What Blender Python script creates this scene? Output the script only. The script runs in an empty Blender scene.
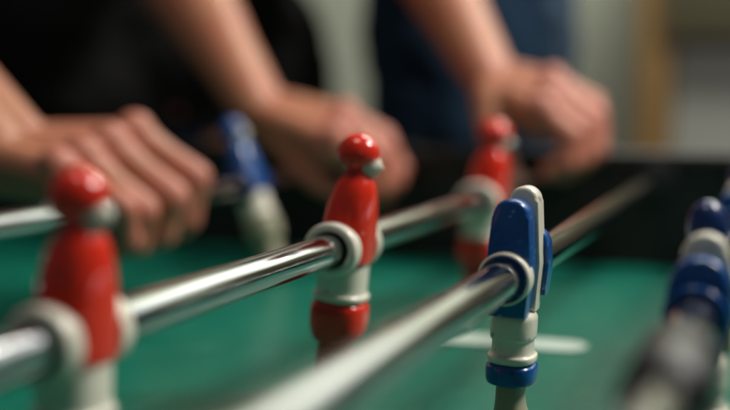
import bpy, bmesh, math, random
from mathutils import Vector, Matrix
random.seed(4)
R = math.radians
sc = bpy.context.scene
col = sc.collection

# ---------------------------------------------------------------- camera
cd = bpy.data.cameras.new("camera"); cam = bpy.data.objects.new("camera", cd); col.objects.link(cam)
cam.location = (0, 0, 0.136)
cam.rotation_euler = (R(90 - 5.4526), 0, R(20.5845))
cd.lens = 54.25; cd.sensor_width = 36; cd.clip_start = 0.01; cd.clip_end = 60
cd.dof.use_dof = True; cd.dof.focus_distance = 0.425; cd.dof.aperture_fstop = 3.1
cd.dof.aperture_blades = 0
sc.camera = cam
# ---------------------------------------------------------------- light
w = bpy.data.worlds.new("World"); sc.world = w; w.use_nodes = True
w.node_tree.nodes["Background"].inputs[0].default_value = (0.80, 0.90, 1.0, 1)
w.node_tree.nodes["Background"].inputs[1].default_value = 0.055
def area(name, loc, target, sx, sy, power, color):
    l = bpy.data.lights.new(name, 'AREA'); l.shape = 'RECTANGLE'; l.size = sx; l.size_y = sy
    l.energy = power; l.color = color
    o = bpy.data.objects.new(name, l); col.objects.link(o); o.location = loc
    o.rotation_euler = (Vector(target) - Vector(loc)).to_track_quat('-Z', 'Y').to_euler()
area("ceiling_lamp_over_table", (0.68, 0.86, 1.12), (-0.14, 0.62, 0.02), 0.46, 0.30, 19.0, (1.0, 0.96, 0.90))
area("window_far_side", (0.75, 2.9, 1.40), (-0.2, 0.6, 0), 2.0, 0.75, 5.0, (0.93, 0.97, 1.0))
area("ceiling_lamp_near", (-0.25, 0.25, 1.40), (-0.25, 0.7, 0.05), 0.35, 0.2, 3.2, (1.0, 0.94, 0.86))
area("added_wall_fill", (0.25, 2.3, 2.0), (-0.05, 3.2, 0.2), 1.4, 0.3, 82, (1.0, 0.97, 0.86))  # added fill to brighten the back wall, not a known lamp of the room
sc.view_settings.view_transform = 'Standard'; sc.view_settings.look = 'None'
sc.view_settings.exposure = 0.0; sc.view_settings.gamma = 1.0

# ---------------------------------------------------------------- materials
def mat(name, color, rough=0.4, metal=0.0, coat=0.0, var=0.0, vscale=80, bump=0.0, bscale=200,
        chips=None, sss=0.0, stretch=None, rvar=0.0):
    m = bpy.data.materials.new(name); m.use_nodes = True
    nt = m.node_tree; b = nt.nodes["Principled BSDF"]; L = nt.links
    b.inputs["Roughness"].default_value = rough; b.inputs["Metallic"].default_value = metal
    b.inputs["Coat Weight"].default_value = coat; b.inputs["Coat Roughness"].default_value = 0.08
    c4 = (*color, 1)
    b.inputs["Base Color"].default_value = c4
    tc = nt.nodes.new("ShaderNodeTexCoord"); mp = nt.nodes.new("ShaderNodeMapping")
    L.new(tc.outputs["Object"], mp.inputs[0])
    if stretch: mp.inputs["Scale"].default_value = stretch
    src = None
    if var > 0:
        n = nt.nodes.new("ShaderNodeTexNoise"); n.inputs["Scale"].default_value = vscale; n.inputs["Detail"].default_value = 5
        L.new(mp.outputs[0], n.inputs["Vector"])
        mx = nt.nodes.new("ShaderNodeMix"); mx.data_type = 'RGBA'
        mx.inputs[6].default_value = tuple(x * (1 - var) for x in color) + (1,)
        mx.inputs[7].default_value = tuple(min(1, x * (1 + var)) for x in color) + (1,)
        L.new(n.outputs["Fac"], mx.inputs[0]); src = mx.outputs[2]
    if chips:
        n = nt.nodes.new("ShaderNodeTexNoise"); n.inputs["Scale"].default_value = chips[1]; n.inputs["Detail"].default_value = 6
        L.new(mp.outputs[0], n.inputs["Vector"])
        r = nt.nodes.new("ShaderNodeValToRGB"); r.color_ramp.elements[0].position = chips[2]; r.color_ramp.elements[1].position = chips[2] + 0.02
        L.new(n.outputs["Fac"], r.inputs[0])
        mx = nt.nodes.new("ShaderNodeMix"); mx.data_type = 'RGBA'; mx.inputs[6].default_value = c4; mx.inputs[7].default_value = (*chips[0], 1)
        if src: L.new(src, mx.inputs[6])
        L.new(r.outputs[0], mx.inputs[0]); src = mx.outputs[2]
    if src: L.new(src, b.inputs["Base Color"])
    if bump > 0 or rvar > 0:
        n = nt.nodes.new("ShaderNodeTexNoise"); n.inputs["Scale"].default_value = bscale; n.inputs["Detail"].default_value = 4
        L.new(mp.outputs[0], n.inputs["Vector"])
        if bump > 0:
            bp = nt.nodes.new("ShaderNodeBump"); bp.inputs["Strength"].default_value = bump; bp.inputs["Distance"].default_value = 0.001
            L.new(n.outputs["Fac"], bp.inputs["Height"]); L.new(bp.outputs[0], b.inputs["Normal"])
        if rvar > 0:
            mr = nt.nodes.new("ShaderNodeMapRange"); mr.inputs[1].default_value = 0.3; mr.inputs[2].default_value = 0.7
            mr.inputs[3].default_value = max(0.02, rough - rvar); mr.inputs[4].default_value = rough + rvar
            L.new(n.outputs["Fac"], mr.inputs[0]); L.new(mr.outputs[0], b.inputs["Roughness"])
    if sss > 0:
        b.inputs["Subsurface Weight"].default_value = sss
        b.inputs["Subsurface Radius"].default_value = (1.0, 0.35, 0.2); b.inputs["Subsurface Scale"].default_value = 0.006
    return m
CREAM = (0.82, 0.77, 0.64)
M = dict(
    red=mat("red_enamel", (0.80, 0.028, 0.008), 0.22, coat=0.5, var=0.15, bump=0.25, bscale=260, chips=((0.75, 0.45, 0.35), 330, 0.72)),
    blue=mat("blue_enamel", (0.003, 0.075, 0.30), 0.25, coat=0.5, var=0.2, bump=0.25, bscale=260, chips=((0.12, 0.30, 0.52), 380, 0.665)),
    darkblue=mat('dark_blue_enamel', (0.004, 0.028, 0.13), 0.3, coat=0.3, var=0.3),
    cream=mat("cream_enamel", CREAM, 0.3, coat=0.4, var=0.12, bump=0.2, bscale=220, chips=((0.30, 0.27, 0.20), 300, 0.68)),
    face=mat("pale_face_enamel", (0.62, 0.60, 0.50), 0.55, coat=0.0, var=0.15),
    boot=mat("dull_boot_enamel", (0.34, 0.32, 0.22), 0.4, var=0.2),
    redboot=mat("dark_red_boot_enamel", (0.58, 0.016, 0.008), 0.35, coat=0.3, var=0.2),
    black=mat("black_rubber", (0.012, 0.012, 0.013), 0.45, bump=0.2),
    chrome=mat("worn_chrome", (0.52, 0.53, 0.545), 0.11, metal=1.0, var=0.22, vscale=500, bump=0.12, bscale=650, stretch=(1, 0.03, 1), rvar=0.07),
    field=mat("green_field", (0.001, 0.142, 0.092), 0.34, var=0.2, vscale=14, bump=0.05, bscale=500, rvar=0.08),
    line=mat("white_line", (0.55, 0.66, 0.58), 0.45, var=0.1),
    board=mat("black_laminate", (0.010, 0.010, 0.011), 0.42, var=0.3, bump=0.1),
    rail=mat("dark_rail_laminate", (0.012, 0.012, 0.013), 0.55, var=0.3, bump=0.1),
    shirt=mat("black_cotton", (0.006, 0.006, 0.007), 0.9, var=0.3, bump=0.3, bscale=60),
    navy=mat("navy_cotton", (0.008, 0.030, 0.068), 0.9, var=0.3, vscale=12, bump=0.3, bscale=60),
    denim=mat("blue_denim", (0.005, 0.030, 0.066), 0.9, var=0.35, vscale=14, bump=0.3, bscale=60),
    hair=mat("dark_brown_hair", (0.03, 0.018, 0.01), 0.6, var=0.3),
    shoe=mat("dark_shoe_leather", (0.02, 0.018, 0.016), 0.5),
    wall=mat("pale_grey_green_wall", (0.36, 0.385, 0.315), 0.85, var=0.05, vscale=3, bump=0.1),
    floor=mat("grey_brown_floor", (0.13, 0.11, 0.09), 0.5, var=0.2, vscale=5),
    wood=mat("brown_wood", (0.20, 0.115, 0.035), 0.5, var=0.3, vscale=10, stretch=(6, 6, 1)),
    wood2=mat("olive_brown_wood", (0.10, 0.09, 0.05), 0.5, var=0.3, vscale=10, stretch=(1, 6, 6)),
    pane=mat("pale_grey_panel", (0.30, 0.31, 0.285), 0.6, var=0.08, vscale=5),
    steel=mat("brushed_steel", (0.5, 0.5, 0.5), 0.35, metal=1.0),
)
def scuff(m, color, scale, lo, hi, amount):
    """pale worn patches mixed into the base colour"""
    nt = m.node_tree; b = nt.nodes["Principled BSDF"]; L = nt.links
    tc = nt.nodes.new("ShaderNodeTexCoord"); n = nt.nodes.new("ShaderNodeTexNoise"); n.inputs["Scale"].default_value = scale
    n.inputs["Detail"].default_value = 8; n.inputs["Roughness"].default_value = 0.7; n.inputs["Distortion"].default_value = 1.2
    L.new(tc.outputs["Object"], n.inputs["Vector"])
    mr = nt.nodes.new("ShaderNodeMapRange"); mr.inputs[1].default_value = lo; mr.inputs[2].default_value = hi; mr.inputs[4].default_value = amount
    L.new(n.outputs["Fac"], mr.inputs[0])
    mx = nt.nodes.new("ShaderNodeMix"); mx.data_type = 'RGBA'; mx.inputs[7].default_value = (*color, 1)
    L.new(b.inputs["Base Color"].links[0].from_socket, mx.inputs[6]); L.new(mr.outputs[0], mx.inputs[0]); L.new(mx.outputs[2], b.inputs["Base Color"])
scuff(M['field'], (0.04, 0.22, 0.15), 16, 0.52, 0.75, 0.7)
scuff(M['red'], (0.22, 0.012, 0.01), 120, 0.58, 0.78, 0.5)
scuff(M['blue'], (0.004, 0.02, 0.08), 120, 0.55, 0.75, 0.7)
scuff(M['cream'], (0.40, 0.35, 0.25), 110, 0.54, 0.78, 0.6)
def skin_material():
    m = mat("skin", (0.46, 0.25, 0.175), 0.46, sss=0.25, bump=0.35, bscale=420)
    nt = m.node_tree; b = nt.nodes["Principled BSDF"]; L = nt.links
    n = nt.nodes.new("ShaderNodeTexNoise"); n.inputs["Scale"].default_value = 28; n.inputs["Detail"].default_value = 6
    tc = nt.nodes.new("ShaderNodeTexCoord"); L.new(tc.outputs["Object"], n.inputs["Vector"])
    r = nt.nodes.new("ShaderNodeValToRGB")
    r.color_ramp.elements[0].position = 0.35; r.color_ramp.elements[0].color = (0.46, 0.205, 0.108, 1)
    r.color_ramp.elements[1].position = 0.68; r.color_ramp.elements[1].color = (0.46, 0.155, 0.095, 1)
    L.new(n.outputs["Fac"], r.inputs[0])
    # redder skin on the knuckles and fingers (vertex attribute painted by anatomy, not by light)
    at = nt.nodes.new("ShaderNodeAttribute"); at.attribute_name = "flush"
    mx = nt.nodes.new("ShaderNodeMix"); mx.data_type = 'RGBA'; mx.inputs[7].default_value = (0.54, 0.17, 0.12, 1)
    L.new(at.outputs["Fac"], mx.inputs[0]); L.new(r.outputs[0], mx.inputs[6]); L.new(mx.outputs[2], b.inputs["Base Color"])
    return m
M['skin'] = skin_material()

# ---------------------------------------------------------------- helpers
def tag(o, label=None, cat=None, group=None, kind=None):
    if label: o["label"] = label
    if cat: o["category"] = cat
    if group: o["group"] = group
    if kind: o["kind"] = kind
    return o
def empty(name, loc=(0, 0, 0)):
    o = bpy.data.objects.new(name, None); o.location = loc; o.empty_display_size = 0.02; col.objects.link(o); return o
def link(name, bm, m, parent=None, smooth=True, angle=None):
    me = bpy.data.meshes.new(name)
    bmesh.ops.recalc_face_normals(bm, faces=bm.faces)
    bm.to_mesh(me); bm.free(); me.materials.append(m)
    if smooth: me.shade_smooth()
    if angle: me.set_sharp_from_angle(angle=R(angle))
    o = bpy.data.objects.new(name, me); col.objects.link(o)
    if parent: o.parent = parent
    return o
def box(bm, x0, x1, y0, y1, z0, z1, bev=0.0):
    r = bmesh.ops.create_cube(bm, size=1)
    bmesh.ops.scale(bm, vec=(x1 - x0, y1 - y0, z1 - z0), verts=r['verts'])
    bmesh.ops.translate(bm, vec=((x0 + x1) / 2, (y0 + y1) / 2, (z0 + z1) / 2), verts=r['verts'])
    if bev:
        es = list({e for v in r['verts'] for e in v.link_edges})
        bmesh.ops.bevel(bm, geom=es, offset=bev, segments=3, profile=0.5, affect='EDGES')
    return bm
def loft(bm, rings, n=36, axis='Z'):
    """rings: (t, cx, cy, hx, hy, power) superellipse sections, capped at both ends"""
    prev = None; first = None
    for (t, cx, cy, hx, hy, p) in rings:
        vs = []
        for k in range(n):
            a = 2 * math.pi * k / n; c, s = math.cos(a), math.sin(a)
            x = cx + hx * math.copysign(abs(c) ** (2 / p), c); y = cy + hy * math.copysign(abs(s) ** (2 / p), s)
            vs.append(bm.verts.new((x, y, t) if axis == 'Z' else (x, t, y)))
        if prev:
            for k in range(n): bm.faces.new((prev[k], prev[(k + 1) % n], vs[(k + 1) % n], vs[k]))
        else: first = vs
        prev = vs
    bm.faces.new(first[::-1]); bm.faces.new(prev)
    return bm
def smooth_rings(rings, sub=5):
    """Catmull-Rom through the key rings"""
    out = []
    for i in range(len(rings) - 1):
        p0 = rings[max(i - 1, 0)]; p1 = rings[i]; p2 = rings[i + 1]; p3 = rings[min(i + 2, len(rings) - 1)]
        for s in range(sub):
            t = s / sub
            out.append(tuple(0.5 * (2 * b + (c - a) * t + (2 * a - 5 * b + 4 * c - d) * t * t + (3 * b - a - 3 * c + d) * t ** 3)
                             for a, b, c, d in zip(p0, p1, p2, p3)))
    out.append(rings[-1]); return out
def mm(rings): return [(t / 1000, a / 1000, b / 1000, c / 1000, d / 1000, p) for (t, a, b, c, d, p) in rings]
def lathe_y(bm, prof, n=40):
    """prof: (y, r) closed loop turned round the Y axis"""
    cols = [[bm.verts.new((r * math.cos(2 * math.pi * k / n), y, r * math.sin(2 * math.pi * k / n))) for (y, r) in prof] for k in range(n)]
    m = len(prof)
    for k in range(n):
        A, B = cols[k], cols[(k + 1) % n]
        for j in range(m): bm.faces.new((A[j], A[(j + 1) % m], B[(j + 1) % m], B[j]))
    return bm
def tombstone(bm, y0, y1, pts, bev=0.0016):
    """outline pts in (x, z), metres, extruded from y0 to y1 with rounded rims"""
    a = [bm.verts.new((x, y0, z)) for x, z in pts]; b = [bm.verts.new((x, y1, z)) for x, z in pts]
    n = len(pts); fa = bm.faces.new(a); fb = bm.faces.new(b[::-1])
    for k in range(n): bm.faces.new((a[k], b[k], b[(k + 1) % n], a[(k + 1) % n]))
    bmesh.ops.bevel(bm, geom=list(fa.edges) + list(fb.edges), offset=bev, segments=3, profile=0.5, affect='EDGES')
    return bm
def arch(cx, half_top, half_mid, half_bot, ztop, zmid, zbot, n=14):
    pts = [(cx - half_bot, zbot), (cx + half_bot, zbot)]
    for k in range(1, 5): t = k / 5; pts.append((cx + half_bot + (half_mid - half_bot) * t, zbot + (zmid - zbot) * t))
    zc = ztop - half_top
    for k in range(6): t = k / 5; pts.append((cx + half_mid + (half_top - half_mid) * t, zmid + (zc - zmid) * t))
    for k in range(1, n): a = math.pi * k / n; pts.append((cx + half_top * math.cos(a), zc + half_top * math.sin(a)))
    for k in range(6): t = 1 - k / 5; pts.append((cx - half_mid - (half_top - half_mid) * t, zmid + (zc - zmid) * t))
    for k in range(1, 5): t = 1 - k / 5; pts.append((cx - half_bot - (half_mid - half_bot) * t, zbot + (zmid - zbot) * t))
    return [(x / 1000, z / 1000) for x, z in pts]

# ---------------------------------------------------------------- room
fl = link("floor", box(bmesh.new(), -6, 6, -4, 6, -0.9, -0.8), M['floor'], smooth=False)
tag(fl, "grey brown floor under the table", kind="structure")
wl = link("wall", box(bmesh.new(), -6, 6, 3.2, 3.35, -0.8, 2.4), M['wall'], smooth=False)
tag(wl, "pale grey green wall behind the players", kind="structure")
cb = empty("wooden_cabinet", (0.125, 2.95, -0.8)); tag(cb, "brown wooden cabinet with pale grey panels against the far wall", "cabinet")
bm = bmesh.new()
for x0, x1 in ((-0.455, -0.375), (0.19, 0.27), (0.83, 0.91)): box(bm, x0, x1, -0.2, 0.24, 0, 1.6, 0.004)
link("frame", bm, M['wood'], cb)
link("header", box(bmesh.new(), -0.40, 0.95, -0.21, 0.24, 1.08, 1.6, 0.004), M['wood2'], cb).location.z = 0.0
for x0, x1 in ((-0.370, 0.185), (0.275, 0.825)):
    d = link("door", box(bmesh.new(), x0, x1, -0.16, -0.14, 0.45, 1.075, 0.003), M['pane'], cb)
    link("handle", box(bmesh.new(), x1 - 0.05, x1 - 0.035, -0.18, -0.161, 0.7, 0.82, 0.003), M['steel'], d)
link("lower_panel", box(bmesh.new(), -0.370, 0.825, -0.17, -0.15, 0.02, 0.44, 0.003), M['wood2'], cb)

# ---------------------------------------------------------------- table
T = empty("foosball_table", (0, 0, 0)); tag(T, "black foosball table with glossy green playing field", "foosball table")
XL, XR, YN, YF, TOP = -1.0, 0.32, -0.02, 0.914, 0.094
link("playing_field", box(bmesh.new(), XL, XR, YN, YF, -0.012, 0.0), M['field'], T, smooth=False)
# white goal-area mark with a rounded end, lying on the field
bm = bmesh.new(); pts = []
y0, y1 = 0.586, 0.611; yc = (y0 + y1) / 2; r_ = (y1 - y0) / 2
pts = [(-0.176, y0)] + [(-0.107 + r_ * math.sin(a), yc - r_ * math.cos(a)) for a in [math.pi * k / 12 for k in range(13)]] + [(-0.176, y1)]
bm.faces.new([bm.verts.new((x, y, 0.0006)) for x, y in pts])
r = bmesh.ops.extrude_face_region(bm, geom=bm.faces[:]); bmesh.ops.translate(bm, vec=(0, 0, 0.0003), verts=[v for v in r['geom'] if isinstance(v, bmesh.types.BMVert)])
ln = link("field_line", bm, M['line'], T, smooth=False); ln["label"] = "white painted line on the green field"
def side_wall(x0, x1, y0, y1):
    o = link("side_wall", box(bmesh.new(), x0, x1, y0, y1, -0.16, TOP - 0.012), M['board'], T, smooth=False)
    c = link("top_rail", box(bmesh.new(), x0 - 0.003, x1 + 0.003, y0 - 0.003, y1 + 0.003, TOP - 0.012 + 0.0005, TOP, 0.003), M['rail'], o, angle=40)
side_wall(XL - 0.03, XR + 0.03, YF, YF + 0.035)
side_wall(XL - 0.03, XR + 0.03, YN - 0.035, YN)
side_wall(XL - 0.034, XL - 0.004, YN + 0.004, YF - 0.004)
side_wall(XR + 0.004, XR + 0.034, YN + 0.004, YF - 0.004)
for x in (XL + 0.06, XR - 0.06):
    for y in (YN + 0.05, YF - 0.05):
        link("leg", loft(bmesh.new(), [(-0.8, x, y, 0.035, 0.035, 6), (-0.0125, x, y, 0.05, 0.05, 6)]), M['board'], T, angle=40)

# ---------------------------------------------------------------- rods and figures
ZR = 0.071
def collar_parts(parent, y_out, y_in, r_out, m, r_in=0.0098, lip=0.0016):
    for s in (-1, 1):
        prof = [(s * y_in, r_in), (s * y_in, r_out), (s * (y_out - lip), r_out), (s * (y_out - lip * 0.3), r_out - lip * 0.3),
                (s * y_out, r_out - lip), (s * y_out, r_in + lip * 0.6), (s * (y_out - lip * 0.6), r_in)]
        link("collar", lathe_y(bmesh.new(), prof), m, parent, angle=55)
def classic_player(parent, x, y, tilt=0.0, shirt='red', sock='red', boot='redboot', label=None, size=(1, 1, 1)):
    """round-headed figure facing along the table, rod running through its chest"""
    t = link("player_figure", loft(bmesh.new(), smooth_rings(mm([
        (-6.5, 1.5, 0, 10.0, 11.5, 3), (-5.5, 1.5, 0, 10.8, 12.2, 3), (4, 1.8, 0, 11.0, 12.2, 2.8), (14, 2.2, 0, 10.6, 11.8, 2.5),
        (22, 2.6, 0, 9.7, 10.8, 2.3), (28, 3.0, 0, 8.3, 9.0, 2.2), (32, 3.2, 0, 6.4, 7.0, 2), (35, 3.3, 0, 5.2, 5.6, 2), (39, 3.4, 0, 4.8, 5.0, 2)]))), M[shirt], parent)
    t.location = (x, y, ZR); t.rotation_euler = (0, R(tilt), 0); t.scale = size
    if label: t["label"] = label
    bm = bmesh.new()   # cap of hair, a ball with a short rear lock
    bmesh.ops.create_uvsphere(bm, u_segments=32, v_segments=20, radius=0.0091)
    for v in bm.verts:
        v.co.y *= 0.96
        if v.co.z < -0.003: v.co.x = v.co.x * 0.9 - 0.0006
    bmesh.ops.translate(bm, vec=(0.0026, 0, 0.0418), verts=bm.verts)
    link("hair", bm, M[shirt], t)
    bm = bmesh.new()   # pale face with chin and a small nose
    bmesh.ops.create_uvsphere(bm, u_segments=28, v_segments=18, radius=0.0056)
    for v in bm.verts:
        k = max(0, 1 - ((v.co.z + 0.0002) ** 2 + v.co.y ** 2) / 0.0016 ** 2)
        if v.co.x > 0: v.co.x += 0.0014 * k
        v.co.z *= 1.0
    bmesh.ops.translate(bm, vec=(0.0073, 0.0010, 0.0370), verts=bm.verts)
    link("face", bm, M['face'], t)
    collar_parts(t, 0.0172, 0.0100, 0.0120, M['darkblue' if shirt == 'blue' else 'cream'], r_in=0.0082)
    for s in (-1, 1):
        link('bushing', lathe_y(bmesh.new(), [(s * 0.0110, 0.0065), (s * 0.0110, 0.0081), (s * 0.0160, 0.0081), (s * 0.0160, 0.0065)]), M['black'], t, angle=40)
    link("shorts", loft(bmesh.new(), smooth_rings(mm([
        (-21.2, 1, 0, 9.8, 10.2, 2.6), (-20.2, 1, 0, 11.4, 11.8, 2.6), (-18.6, 1, 0, 11.5, 11.9, 2.6), (-17.2, 1, 0, 10.4, 11.0, 2.6),
        (-12, 1, 0, 10.3, 11.2, 2.6), (-5.5, 1, 0, 10.2, 11.6, 2.6)]), 4)), M['cream'], t).scale.z = 1.16
    link("socks", loft(bmesh.new(), smooth_rings(mm([
        (-38.5, 1, 0, 8.0, 8.5, 2.4), (-36.5, 1, 0, 10.2, 10.5, 2.5), (-33, 1, 0, 11.6, 11.7, 2.7), (-28, 1, 0, 12.0, 12.0, 2.8),
        (-23.5, 1, 0, 11.8, 11.8, 2.7), (-21.4, 1, 0, 10.4, 10.6, 2.6)]))), M[sock], t).scale.z = 1.16
    link("foot", loft(bmesh.new(), smooth_rings(mm([
        (-66, 2.2, 0, 6.6, 8.6, 3.5), (-64.5, 2.2, 0, 7.6, 9.6, 3.5), (-58, 1.8, 0, 7.6, 9.6, 3.5), (-48, 1, 0, 7.4, 8.4, 3), (-38, 1, 0, 7.8, 8.2, 2.6)]))), M[boot], t)
    return t
def blocky_player(parent, x, y, tilt=0.0, label=None, v=0):
    """flat-shouldered blue figure: arched blue side, cream middle, blue far side"""
    near = ((29, 6.9, 8.4), (18, 9.0, 10.2))[v]; mid = ((33, 5.6, 7.4), (24, 7.0, 10.5))[v]
    t = link("player_figure", tombstone(bmesh.new(), -0.0135, -0.0015, arch(0.6, near[1], near[2], 6.9, near[0], 2, -15)), M['blue'], parent, angle=40)
    t.location = (x, y, ZR); t.rotation_euler = (0, R(tilt), 0)
    if label: t["label"] = label
    link("shoulder_block", tombstone(bmesh.new(), -0.0017, 0.0085, arch((2.6, 1.4)[v], mid[1], mid[2], 6.3, mid[0], 4, -14)), M['cream'], t, angle=40)
    link("arm_block", tombstone(bmesh.new(), 0.0060, 0.0155, arch((4.8, 1)[v], 6.2, 7.0, 6.0, (17, 14)[v], 2, -9)), M['blue'], t, angle=40)
    if v:
        bm = bmesh.new(); bmesh.ops.create_uvsphere(bm, u_segments=28, v_segments=18, radius=0.0064)
        for q in bm.verts: q.co.z *= 1.45
        bmesh.ops.translate(bm, vec=(0.0010, 0.0140, 0.0240), verts=bm.verts); link("hair", bm, M['darkblue'], t)
    collar_parts(t, 0.0178, 0.0100, 0.0099, M['blue' if v else 'cream'], r_in=0.0087, lip=0.0008)
    # dark blue inner ring of the boss
    for s in (-1, 1):
        link("boss_ring", lathe_y(bmesh.new(), [(s * 0.0130, 0.0065), (s * 0.0130, 0.0088), (s * 0.0170, 0.0088), (s * 0.0170, 0.0083), (s * 0.0162, 0.0065)]), M['blue'], t, angle=40)
    link("shorts", loft(bmesh.new(), smooth_rings(mm([
        (-33.8, 1, 0, 8.2, 9.4, 2.6), (-33.0, 1, 0, 9.0, 10.4, 2.6), (-31.0, 1, 0, 9.1, 10.5, 2.6), (-29.8, 1, 0, 7.9, 9.4, 2.6), (-25.0, 1, 0, 7.7, 9.2, 2.6),
        (-24.0, 1, 0, 8.4, 9.8, 2.6), (-18.5, 1, 0, 8.6, 10.0, 2.6), (-16, 1, 0, 8.4, 9.8, 2.6), (-14.2, 1, 0, 7.0, 9.0, 2.6)]), 4)), M['cream'], t)
    link("socks", loft(bmesh.new(), smooth_rings(mm([
        (-42, 1, 0, 8.0, 9.4, 2.6), (-41, 1, 0, 9.2, 10.4, 2.7), (-38, 1, 0, 9.6, 10.8, 2.7), (-35.2, 1, 0, 9.4, 10.6, 2.7), (-34.0, 1, 0, 8.0, 9.6, 2.6)]))), M['blue'], t)
    link("foot", loft(bmesh.new(), smooth_rings(mm([
        (-66, 2.2, 0, 6.2, 8.2, 3.5), (-64.5, 2.2, 0, 7.2, 9.2, 3.5), (-58, 1.8, 0, 7, 9, 3.5), (-50, 1, 0, 5.4, 7.8, 3), (-41.5, 1, 0, 5.4, 7.2, 2.6)]))), M['boot'], t)
    return t
def rod(x, label, y0=-0.16, y1=1.16, grip=True, bumpers=()):
    t = empty("foosball_rod", (x, 0, 0)); tag(t, label, "foosball rod", "chrome rods crossing the table")
    bm = bmesh.new(); r = 0.0071
    lathe_y(bm, [(y0, 0.0005), (y0, r - 0.001), (y0 + 0.001, r)] + [(y0 + (y1 - y0) * k / 12, r) for k in range(1, 12)] + [(y1 - 0.001, r), (y1, r - 0.001), (y1, 0.0005)], 64)
    o = link("rod", bm, M['chrome'], t, angle=40); o.location.z = ZR
    g = link("handle", lathe_y(bmesh.new(), [(y1 - 0.115, 0.006), (y1 - 0.115, 0.013), (y1 - 0.10, 0.015), (y1 - 0.05, 0.0135), (y1 - 0.005, 0.016), (y1 + 0.005, 0.013), (y1 + 0.005, 0.006)]), M['black'], t, angle=40)
    g.location.z = ZR
    for yb in (YF - 0.0045, YN + 0.0045):
        b = link("bearing", lathe_y(bmesh.new(), [(yb - 0.004, 0.0069), (yb - 0.004, 0.015), (yb + 0.004, 0.017), (yb + 0.004, 0.0069)]), M['black'], t, angle=40); b.location.z = ZR
    for (a, b_) in bumpers:
        rr = 0.0102
        o = link("rubber_bumper", lathe_y(bmesh.new(), [(a, 0.0065), (a, rr - 0.002), (a + 0.002, rr), (b_ - 0.002, rr), (b_, rr - 0.002), (b_, 0.0065)]), M['black'], t, angle=50); o.location.z = ZR
    return t
r1 = rod(-0.378, "leftmost chrome rod, gripped by two hands, with a blurred blue player leaning left")
classic_player(r1, 0, 0.752, tilt=-20, size=(1.05, 1.05, 1.05), shirt='blue', sock='boot', boot='boot', label="blurred blue figure with white shorts leaning left")
r2 = rod(-0.181, "chrome rod carrying three red round headed players with white collars")
classic_player(r2, 0, 0.251, tilt=2, size=(0.93, 0.93, 0.93), label="nearest red figure, out of focus at the left")
classic_player(r2, 0, 0.455, tilt=6, size=(1.05, 1.04, 1.0), label="sharp red figure in the middle of the picture")
classic_player(r2, 0, 0.705, tilt=5, size=(1.2, 1.2, 1.04), label="far blurred red figure beside a hand")
r3 = rod(-0.092, "thick chrome rod in sharp focus with one blue player in a white ring collar")
blocky_player(r3, 0, 0.405, tilt=2, label="sharp blue figure with cream shoulder and shorts")
r4 = rod(-0.0215, "rightmost chrome rod seen end on, with black rubber bumper and two blue players", bumpers=((0.236, 0.285),))
blocky_player(r4, 0, 0.353, tilt=0, label="blue and cream figure behind the black bumper", v=1)
blocky_player(r4, 0, 0.600, tilt=6, v=1, label="far blurred blue figure at the right edge")

# ---------------------------------------------------------------- people
def cone(bm, a, b, ra, rb, n=20):
    """tapered capsule between two points"""
    a, b = Vector(a), Vector(b); d = b - a; L = d.length
    for c, r in ((a, ra), (b, rb)):
        bmesh.ops.create_icosphere(bm, subdivisions=3, radius=r, matrix=Matrix.Translation(c))
    if L < 1e-6: return
    q = d.to_track_quat('Z', 'Y').to_matrix().to_4x4()
    # tangent cone between the spheres
    s = max(-1, min(1, (ra - rb) / L)); c_ = math.sqrt(1 - s * s)
    r1, r2 = ra * c_, rb * c_; z1, z2 = ra * s, L + rb * s
    v1 = [bm.verts.new((Matrix.Translation(a) @ q) @ Vector((r1 * math.cos(2 * math.pi * k / n), r1 * math.sin(2 * math.pi * k / n), z1))) for k in range(n)]
    v2 = [bm.verts.new((Matrix.Translation(a) @ q) @ Vector((r2 * math.cos(2 * math.pi * k / n), r2 * math.sin(2 * math.pi * k / n), z2))) for k in range(n)]
    for k in range(n): bm.faces.new((v1[k], v1[(k + 1) % n], v2[(k + 1) % n], v2[k]))
    bm.faces.new(v1[::-1]); bm.faces.new(v2)
def ell(bm, c, sx, sy, sz, rot=None):
    m = Matrix.Translation(Vector(c)) @ (rot.to_4x4() if rot else Matrix()) @ Matrix.Diagonal((sx, sy, sz, 1))
    bmesh.ops.create_icosphere(bm, subdivisions=3, radius=1, matrix=m)
def fuse(bm, voxel, iters, fac=0.5):
    me = bpy.data.meshes.new("tmp"); bm.to_mesh(me); bm.free()
    o = bpy.data.objects.new("tmp", me); col.objects.link(o)
    m = o.modifiers.new("r", 'REMESH'); m.mode = 'VOXEL'; m.voxel_size = voxel
    s = o.modifiers.new("s", 'SMOOTH'); s.factor = fac; s.iterations = iters
    bpy.context.view_layer.update()
    dg = bpy.context.evaluated_depsgraph_get()
    out = bpy.data.meshes.new_from_object(o.evaluated_get(dg))
    bpy.data.objects.remove(o)
    return out
def add(a, b, t): return Vector(a).lerp(Vector(b), t)
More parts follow.
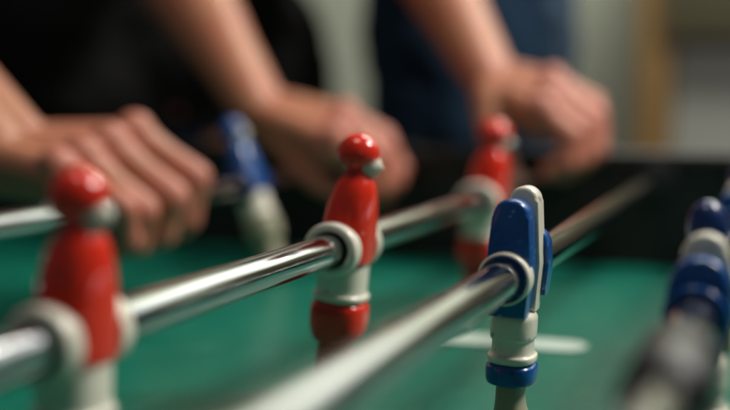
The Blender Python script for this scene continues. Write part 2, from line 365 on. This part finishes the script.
def hand_shape(bm, H, flush):
    Wr = Vector(H['wrist']); k = ('index', 'middle', 'ring', 'pinky')
    rad = {'index': (.0118, .0102, .0092, .0080), 'middle': (.0122, .0106, .0094, .0082), 'ring': (.0116, .0100, .0090, .0078), 'pinky': (.0106, .0088, .0078, .0068)}
    across = (Vector(H['index'][0]) - Vector(H['pinky'][0])).normalized()
    back = (Vector(H['index'][0]) - Wr).cross(across).normalized()
    if back.z < 0: back = -back
    for i, n in enumerate(k):
        j = [Vector(p) for p in H[n]]; r = [q * H.get('thick', 1.05) for q in rad[n]]
        base = Wr + across * (0.016 - 0.011 * i)
        low = -back * 0.004
        cone(bm, base + low, j[0] + low, 0.0150, r[0] + 0.0015)
        cone(bm, base + low * 3.2, add(base, j[0], 0.93) + low * 3.0, 0.0150, r[0])
        cone(bm, base + back * 0.009, j[0] + back * 0.0045, 0.0030, 0.0036)      # tendon
        bmesh.ops.create_icosphere(bm, subdivisions=3, radius=r[0] * 1.04, matrix=Matrix.Translation(j[0] + back * 0.0034))  # knuckle
        for a in range(3):
            m_ = add(j[a], j[a + 1], 0.5); rm = (r[a] + r[a + 1]) / 2 * 0.87
            cone(bm, j[a], m_, r[a], rm, 24); cone(bm, m_, j[a + 1], rm, r[a + 1], 24)
        flush += [(j[0] + back * 0.006, 0.011), (j[1], 0.0125), (j[2], 0.010), (j[3], 0.012)]
    th = [Vector(p) for p in H['thumb']]
    cone(bm, Wr - back * 0.008, th[0], 0.018, 0.0165); cone(bm, th[0], th[1], 0.0165, 0.0125)
    cone(bm, th[0], add(Wr, H['index'][0], 0.62) - back * 0.008, 0.0155, 0.012)
    cone(bm, th[1], th[2], 0.0122, 0.0108); cone(bm, th[2], th[3], 0.0108, 0.0088)
    flush += [(th[3], 0.013)]
    return across, back
def arm_shape(bm, shoulder, elbow, wrist, across, back, girth=1.0):
    S, E, Wv = Vector(shoulder), Vector(elbow), Vector(wrist); g = girth
    off = across * 0.010
    cone(bm, Wv + off, add(Wv, E, 0.42), 0.0195 * g, 0.031 * g); cone(bm, Wv - off, add(Wv, E, 0.42), 0.0195 * g, 0.031 * g)
    cone(bm, add(Wv, E, 0.40), add(Wv, E, 0.78), 0.0315 * g, 0.041 * g); cone(bm, add(Wv, E, 0.75), E, 0.041 * g, 0.040 * g)
    cone(bm, E, add(E, S, 0.5), 0.040 * g, 0.046 * g); cone(bm, add(E, S, 0.5), S, 0.046 * g, 0.052 * g)
def head_shape(bm, neck, head, face):
    """neck point, head centre, unit facing direction"""
    n, h, f = Vector(neck), Vector(head), Vector(face).normalized(); up = Vector((0, 0, 1)); f = (f - up * f.dot(up)).normalized(); s = up.cross(f)
    rot = Matrix((f, s, up)).transposed()
    cone(bm, n, h - up * 0.05, 0.058, 0.056); ell(bm, h, 0.096, 0.076, 0.108, rot); ell(bm, h + f * 0.035 - up * 0.055, 0.052, 0.050, 0.052, rot)
    cone(bm, h + f * 0.090 + up * 0.012, h + f * 0.108 - up * 0.022, 0.008, 0.014)
    ell(bm, h + f * 0.088 - up * 0.052, 0.010, 0.024, 0.008, rot)
    for q in (-1, 1):
        ell(bm, h + s * q * 0.077, 0.018, 0.009, 0.030, rot); ell(bm, h + f * 0.078 + s * q * 0.032 + up * 0.022, 0.012, 0.020, 0.008, rot)
def person(name, label, loc, arms, chest, pelvis, neck, head, face, feet, shirt, trousers, wide=1.0):
    P = empty(name, loc); tag(P, label, "person")
    fine = bmesh.new(); flush = []
    for A in arms:
        ac, bk = hand_shape(fine, A['hand'], flush); arm_shape(fine, A['shoulder'], A['elbow'], A['hand']['wrist'], ac, bk, A.get('girth', 1))
    # body: arms and hands first, then trunk, neck, head and legs fused to them
    arms_me = fuse(fine, 0.0017, 3)
    bmc = bmesh.new()
    C_, Pv = Vector(chest), Vector(pelvis)
    for A in arms: cone(bmc, add(A['elbow'], A['shoulder'], 0.6), A['shoulder'], 0.043, 0.050); cone(bmc, A['shoulder'], C_, 0.052, 0.09)
    cone(bmc, C_, Pv, 0.115, 0.125); cone(bmc, C_, neck, 0.09, 0.055); head_shape(bmc, neck, head, face)
    sd = (Vector(arms[0]['shoulder']) - C_); sd.z = 0; sd.normalize()
    for q, ft in zip((1, -1), feet):
        hip = Pv + sd * q * 0.085; knee = add(hip, ft, 0.52) + Vector(face).normalized() * 0.02
        cone(bmc, hip, knee, 0.082, 0.052); cone(bmc, knee, ft, 0.050, 0.036)
    trunk_me = fuse(bmc, 0.009, 3)
    bm = bmesh.new(); bm.from_mesh(arms_me); bm.from_mesh(trunk_me)
    body = link("body", bm, M['skin'], P); body.matrix_parent_inverse = Matrix.Translation(-Vector(loc))
    me = body.data; at = me.attributes.new("flush", 'FLOAT', 'POINT'); n = len(me.vertices)
    co = [0.0] * (3 * n); me.vertices.foreach_get("co", co); vals = [0.0] * n
    for c, r in flush:
        for i in range(n):
            dx = co[3 * i] - c.x
            if abs(dx) > 2 * r: continue
            d = math.sqrt(dx * dx + (co[3 * i + 1] - c.y) ** 2 + (co[3 * i + 2] - c.z) ** 2) / (2 * r)
            if d < 1: vals[i] = max(vals[i], (1 - d * d) * 0.75)
    at.data.foreach_set("value", vals)
    # shirt
    bm = bmesh.new()
    cone(bm, C_, Pv + Vector((0, 0, 0.05)), 0.138, 0.150); cone(bm, C_, add(C_, neck, 0.5), 0.128, 0.085)
    for q in (-1, 1): cone(bm, C_ + sd * 0.08 * q, Pv + sd * 0.07 * q * wide + Vector((0, 0, 0.03)), 0.125, 0.135)
    for A in arms:
        cone(bm, C_, A['shoulder'], 0.11, 0.068); cone(bm, A['shoulder'], add(A['shoulder'], A['elbow'], 0.55), 0.066, 0.060)
    sh = fuse(bm, 0.008, 6)
    bm = bmesh.new(); bm.from_mesh(sh)
    s_ = link("shirt", bm, shirt, P); s_.matrix_parent_inverse = Matrix.Translation(-Vector(loc))
    tx = bpy.data.textures.new("folds", 'CLOUDS'); tx.noise_scale = 0.07
    dm = s_.modifiers.new("folds", 'DISPLACE'); dm.texture = tx; dm.strength = 0.03; dm.mid_level = 0.5
    bm = bmesh.new()
    ell(bm, Pv, 0.15 if abs(sd.x) > .6 else 0.12, 0.12 if abs(sd.x) > .6 else 0.15, 0.12)
    for q, ft in zip((1, -1), feet):
        hip = Pv + sd * q * 0.08; knee = add(hip, ft, 0.52) + Vector(face).normalized() * 0.02
        cone(bm, hip, knee, 0.098, 0.070); cone(bm, knee, Vector(ft) + Vector((0, 0, 0.02)), 0.069, 0.060)
    tr = fuse(bm, 0.009, 4); bm = bmesh.new(); bm.from_mesh(tr)
    t_ = link("trousers", bm, trousers, P); t_.matrix_parent_inverse = Matrix.Translation(-Vector(loc))
    fd = Vector(face); fd.z = 0; fd.normalize()
    for ft in feet:
        bm = bmesh.new(); f0 = Vector((ft[0], ft[1], -0.8))
        cone(bm, f0 - fd * 0.03 + Vector((0, 0, 0.05)), f0 - fd * 0.03 + Vector((0, 0, 0.09)), 0.045, 0.042)
        cone(bm, f0 - fd * 0.03 + Vector((0, 0, 0.04)), f0 + fd * 0.15 + Vector((0, 0, 0.036)), 0.038, 0.034)
        m_ = fuse(bm, 0.008, 3); bm = bmesh.new(); bm.from_mesh(m_)
        o = link("shoe", bm, M['shoe'], P); o.matrix_parent_inverse = Matrix.Translation(-Vector(loc))
    bm = bmesh.new(); h = Vector(head)
    ell(bm, h + Vector((0, 0, 0.028)) - fd * 0.018, 0.098, 0.098, 0.098); ell(bm, h - fd * 0.045 - Vector((0, 0, 0.02)), 0.07, 0.07, 0.08)
    m_ = fuse(bm, 0.006, 3); bm = bmesh.new(); bm.from_mesh(m_)
    o = link("hair", bm, M['hair'], P); o.matrix_parent_inverse = Matrix.Translation(-Vector(loc))
    return P
H1 = {'wrist': (-0.477, 0.597, 0.106),
  'index': [(-0.403, 0.636, 0.112), (-0.365, 0.648, 0.084), (-0.372, 0.648, 0.056), (-0.390, 0.655, 0.047)],
  'middle': [(-0.407, 0.612, 0.105), (-0.3665, 0.621, 0.073), (-0.376, 0.623, 0.049), (-0.396, 0.630, 0.040)],
  'ring': [(-0.411, 0.588, 0.098), (-0.373, 0.595, 0.067), (-0.381, 0.600, 0.046), (-0.400, 0.607, 0.040)],
  'pinky': [(-0.413, 0.564, 0.093), (-0.3685, 0.567, 0.071), (-0.370, 0.574, 0.051), (-0.396, 0.580, 0.044)],
  'thumb': [(-0.450, 0.607, 0.097), (-0.430, 0.637, 0.077), (-0.410, 0.655, 0.057), (-0.388, 0.668, 0.048)],
  'thick': 1.10}
H2 = {'wrist': (-0.437, 0.892, 0.132),
  'index': [(-0.334, 0.821, 0.102), (-0.316, 0.826, 0.083), (-0.317, 0.834, 0.063), (-0.334, 0.843, 0.054)],
  'middle': [(-0.336, 0.842, 0.110), (-0.310, 0.850, 0.088), (-0.307, 0.854, 0.064), (-0.321, 0.858, 0.051)],
  'ring': [(-0.339, 0.863, 0.118), (-0.307, 0.869, 0.096), (-0.300, 0.869, 0.069), (-0.311, 0.869, 0.054)],
  'pinky': [(-0.349, 0.880, 0.123), (-0.316, 0.887, 0.105), (-0.300, 0.885, 0.078), (-0.308, 0.885, 0.061)],
  'thumb': [(-0.399, 0.861, 0.104), (-0.378, 0.845, 0.086), (-0.357, 0.836, 0.070), (-0.338, 0.831, 0.062)]}
H3 = {'wrist': (-0.242, 0.962, 0.156),
  'index': [(-0.176, 0.870, 0.126), (-0.153, 0.866, 0.108), (-0.155, 0.864, 0.087), (-0.168, 0.864, 0.080)],
  'middle': [(-0.173, 0.889, 0.136), (-0.145, 0.883, 0.115), (-0.146, 0.878, 0.090), (-0.160, 0.877, 0.078)],
  'ring': [(-0.172, 0.908, 0.144), (-0.139, 0.901, 0.123), (-0.137, 0.892, 0.096), (-0.151, 0.890, 0.082)],
  'pinky': [(-0.179, 0.926, 0.151), (-0.143, 0.919, 0.133), (-0.136, 0.906, 0.106), (-0.146, 0.900, 0.090)],
  'thumb': [(-0.230, 0.920, 0.133), (-0.221, 0.893, 0.106), (-0.210, 0.876, 0.086), (-0.198, 0.868, 0.070)]}
def reach(wr, el, L):
    a, b = Vector(wr), Vector(el); return tuple(a + (b - a).normalized() * L)
person("person", "person in black shirt leaning over the table, both hands on the leftmost rod", (-0.86, 1.45, -0.8),
       [dict(hand=H1, elbow=reach(H1['wrist'], (-0.763, 0.695, 0.291), 0.275), shoulder=(-0.88, 0.95, 0.47), girth=1.05),
        dict(hand=H2, elbow=reach(H2['wrist'], (-0.65, 1.063, 0.321), 0.275), shoulder=(-0.60, 1.15, 0.57), girth=1.05)],
       chest=(-0.78, 1.12, 0.44), pelvis=(-0.815, 1.37, 0.13), neck=(-0.70, 0.98, 0.62), head=(-0.66, 0.93, 0.76), face=(0.35, -0.9, 0),
       feet=((-0.98, 1.50, -0.72), (-0.74, 1.58, -0.72)), shirt=M['shirt'], trousers=M['navy'], wide=1.9)
def shifted(H, base, flip=None):
    W0 = Vector(H['wrist']); out = {}
    for k_, v_ in H.items():
        if k_ == 'thick': continue
        f = lambda p: tuple(Vector(base) + Matrix.Rotation(R(flip), 3, 'Z') @ (Vector(p) - W0))
        out[k_] = f(v_) if k_ == 'wrist' else [f(p) for p in v_]
    return out
H4 = shifted(H1, (-0.60, 1.52, 0.42), 60)
person("person", "person in navy clothes standing behind the table with one hand on the middle rod", (-0.41, 1.52, -0.8),
       [dict(hand=H3, elbow=reach(H3['wrist'], (-0.387, 1.131, 0.337), 0.265), shoulder=(-0.37, 1.33, 0.55)),
        dict(hand=H4, elbow=(-0.56, 1.74, 0.36), shoulder=(-0.44, 1.68, 0.58))],
       chest=(-0.41, 1.51, 0.50), pelvis=(-0.415, 1.53, 0.10), neck=(-0.42, 1.50, 0.68), head=(-0.45, 1.49, 0.82), face=(-0.7, -0.7, 0),
       feet=((-0.42, 1.42, -0.72), (-0.40, 1.64, -0.72)), shirt=M['denim'], trousers=M['navy'])
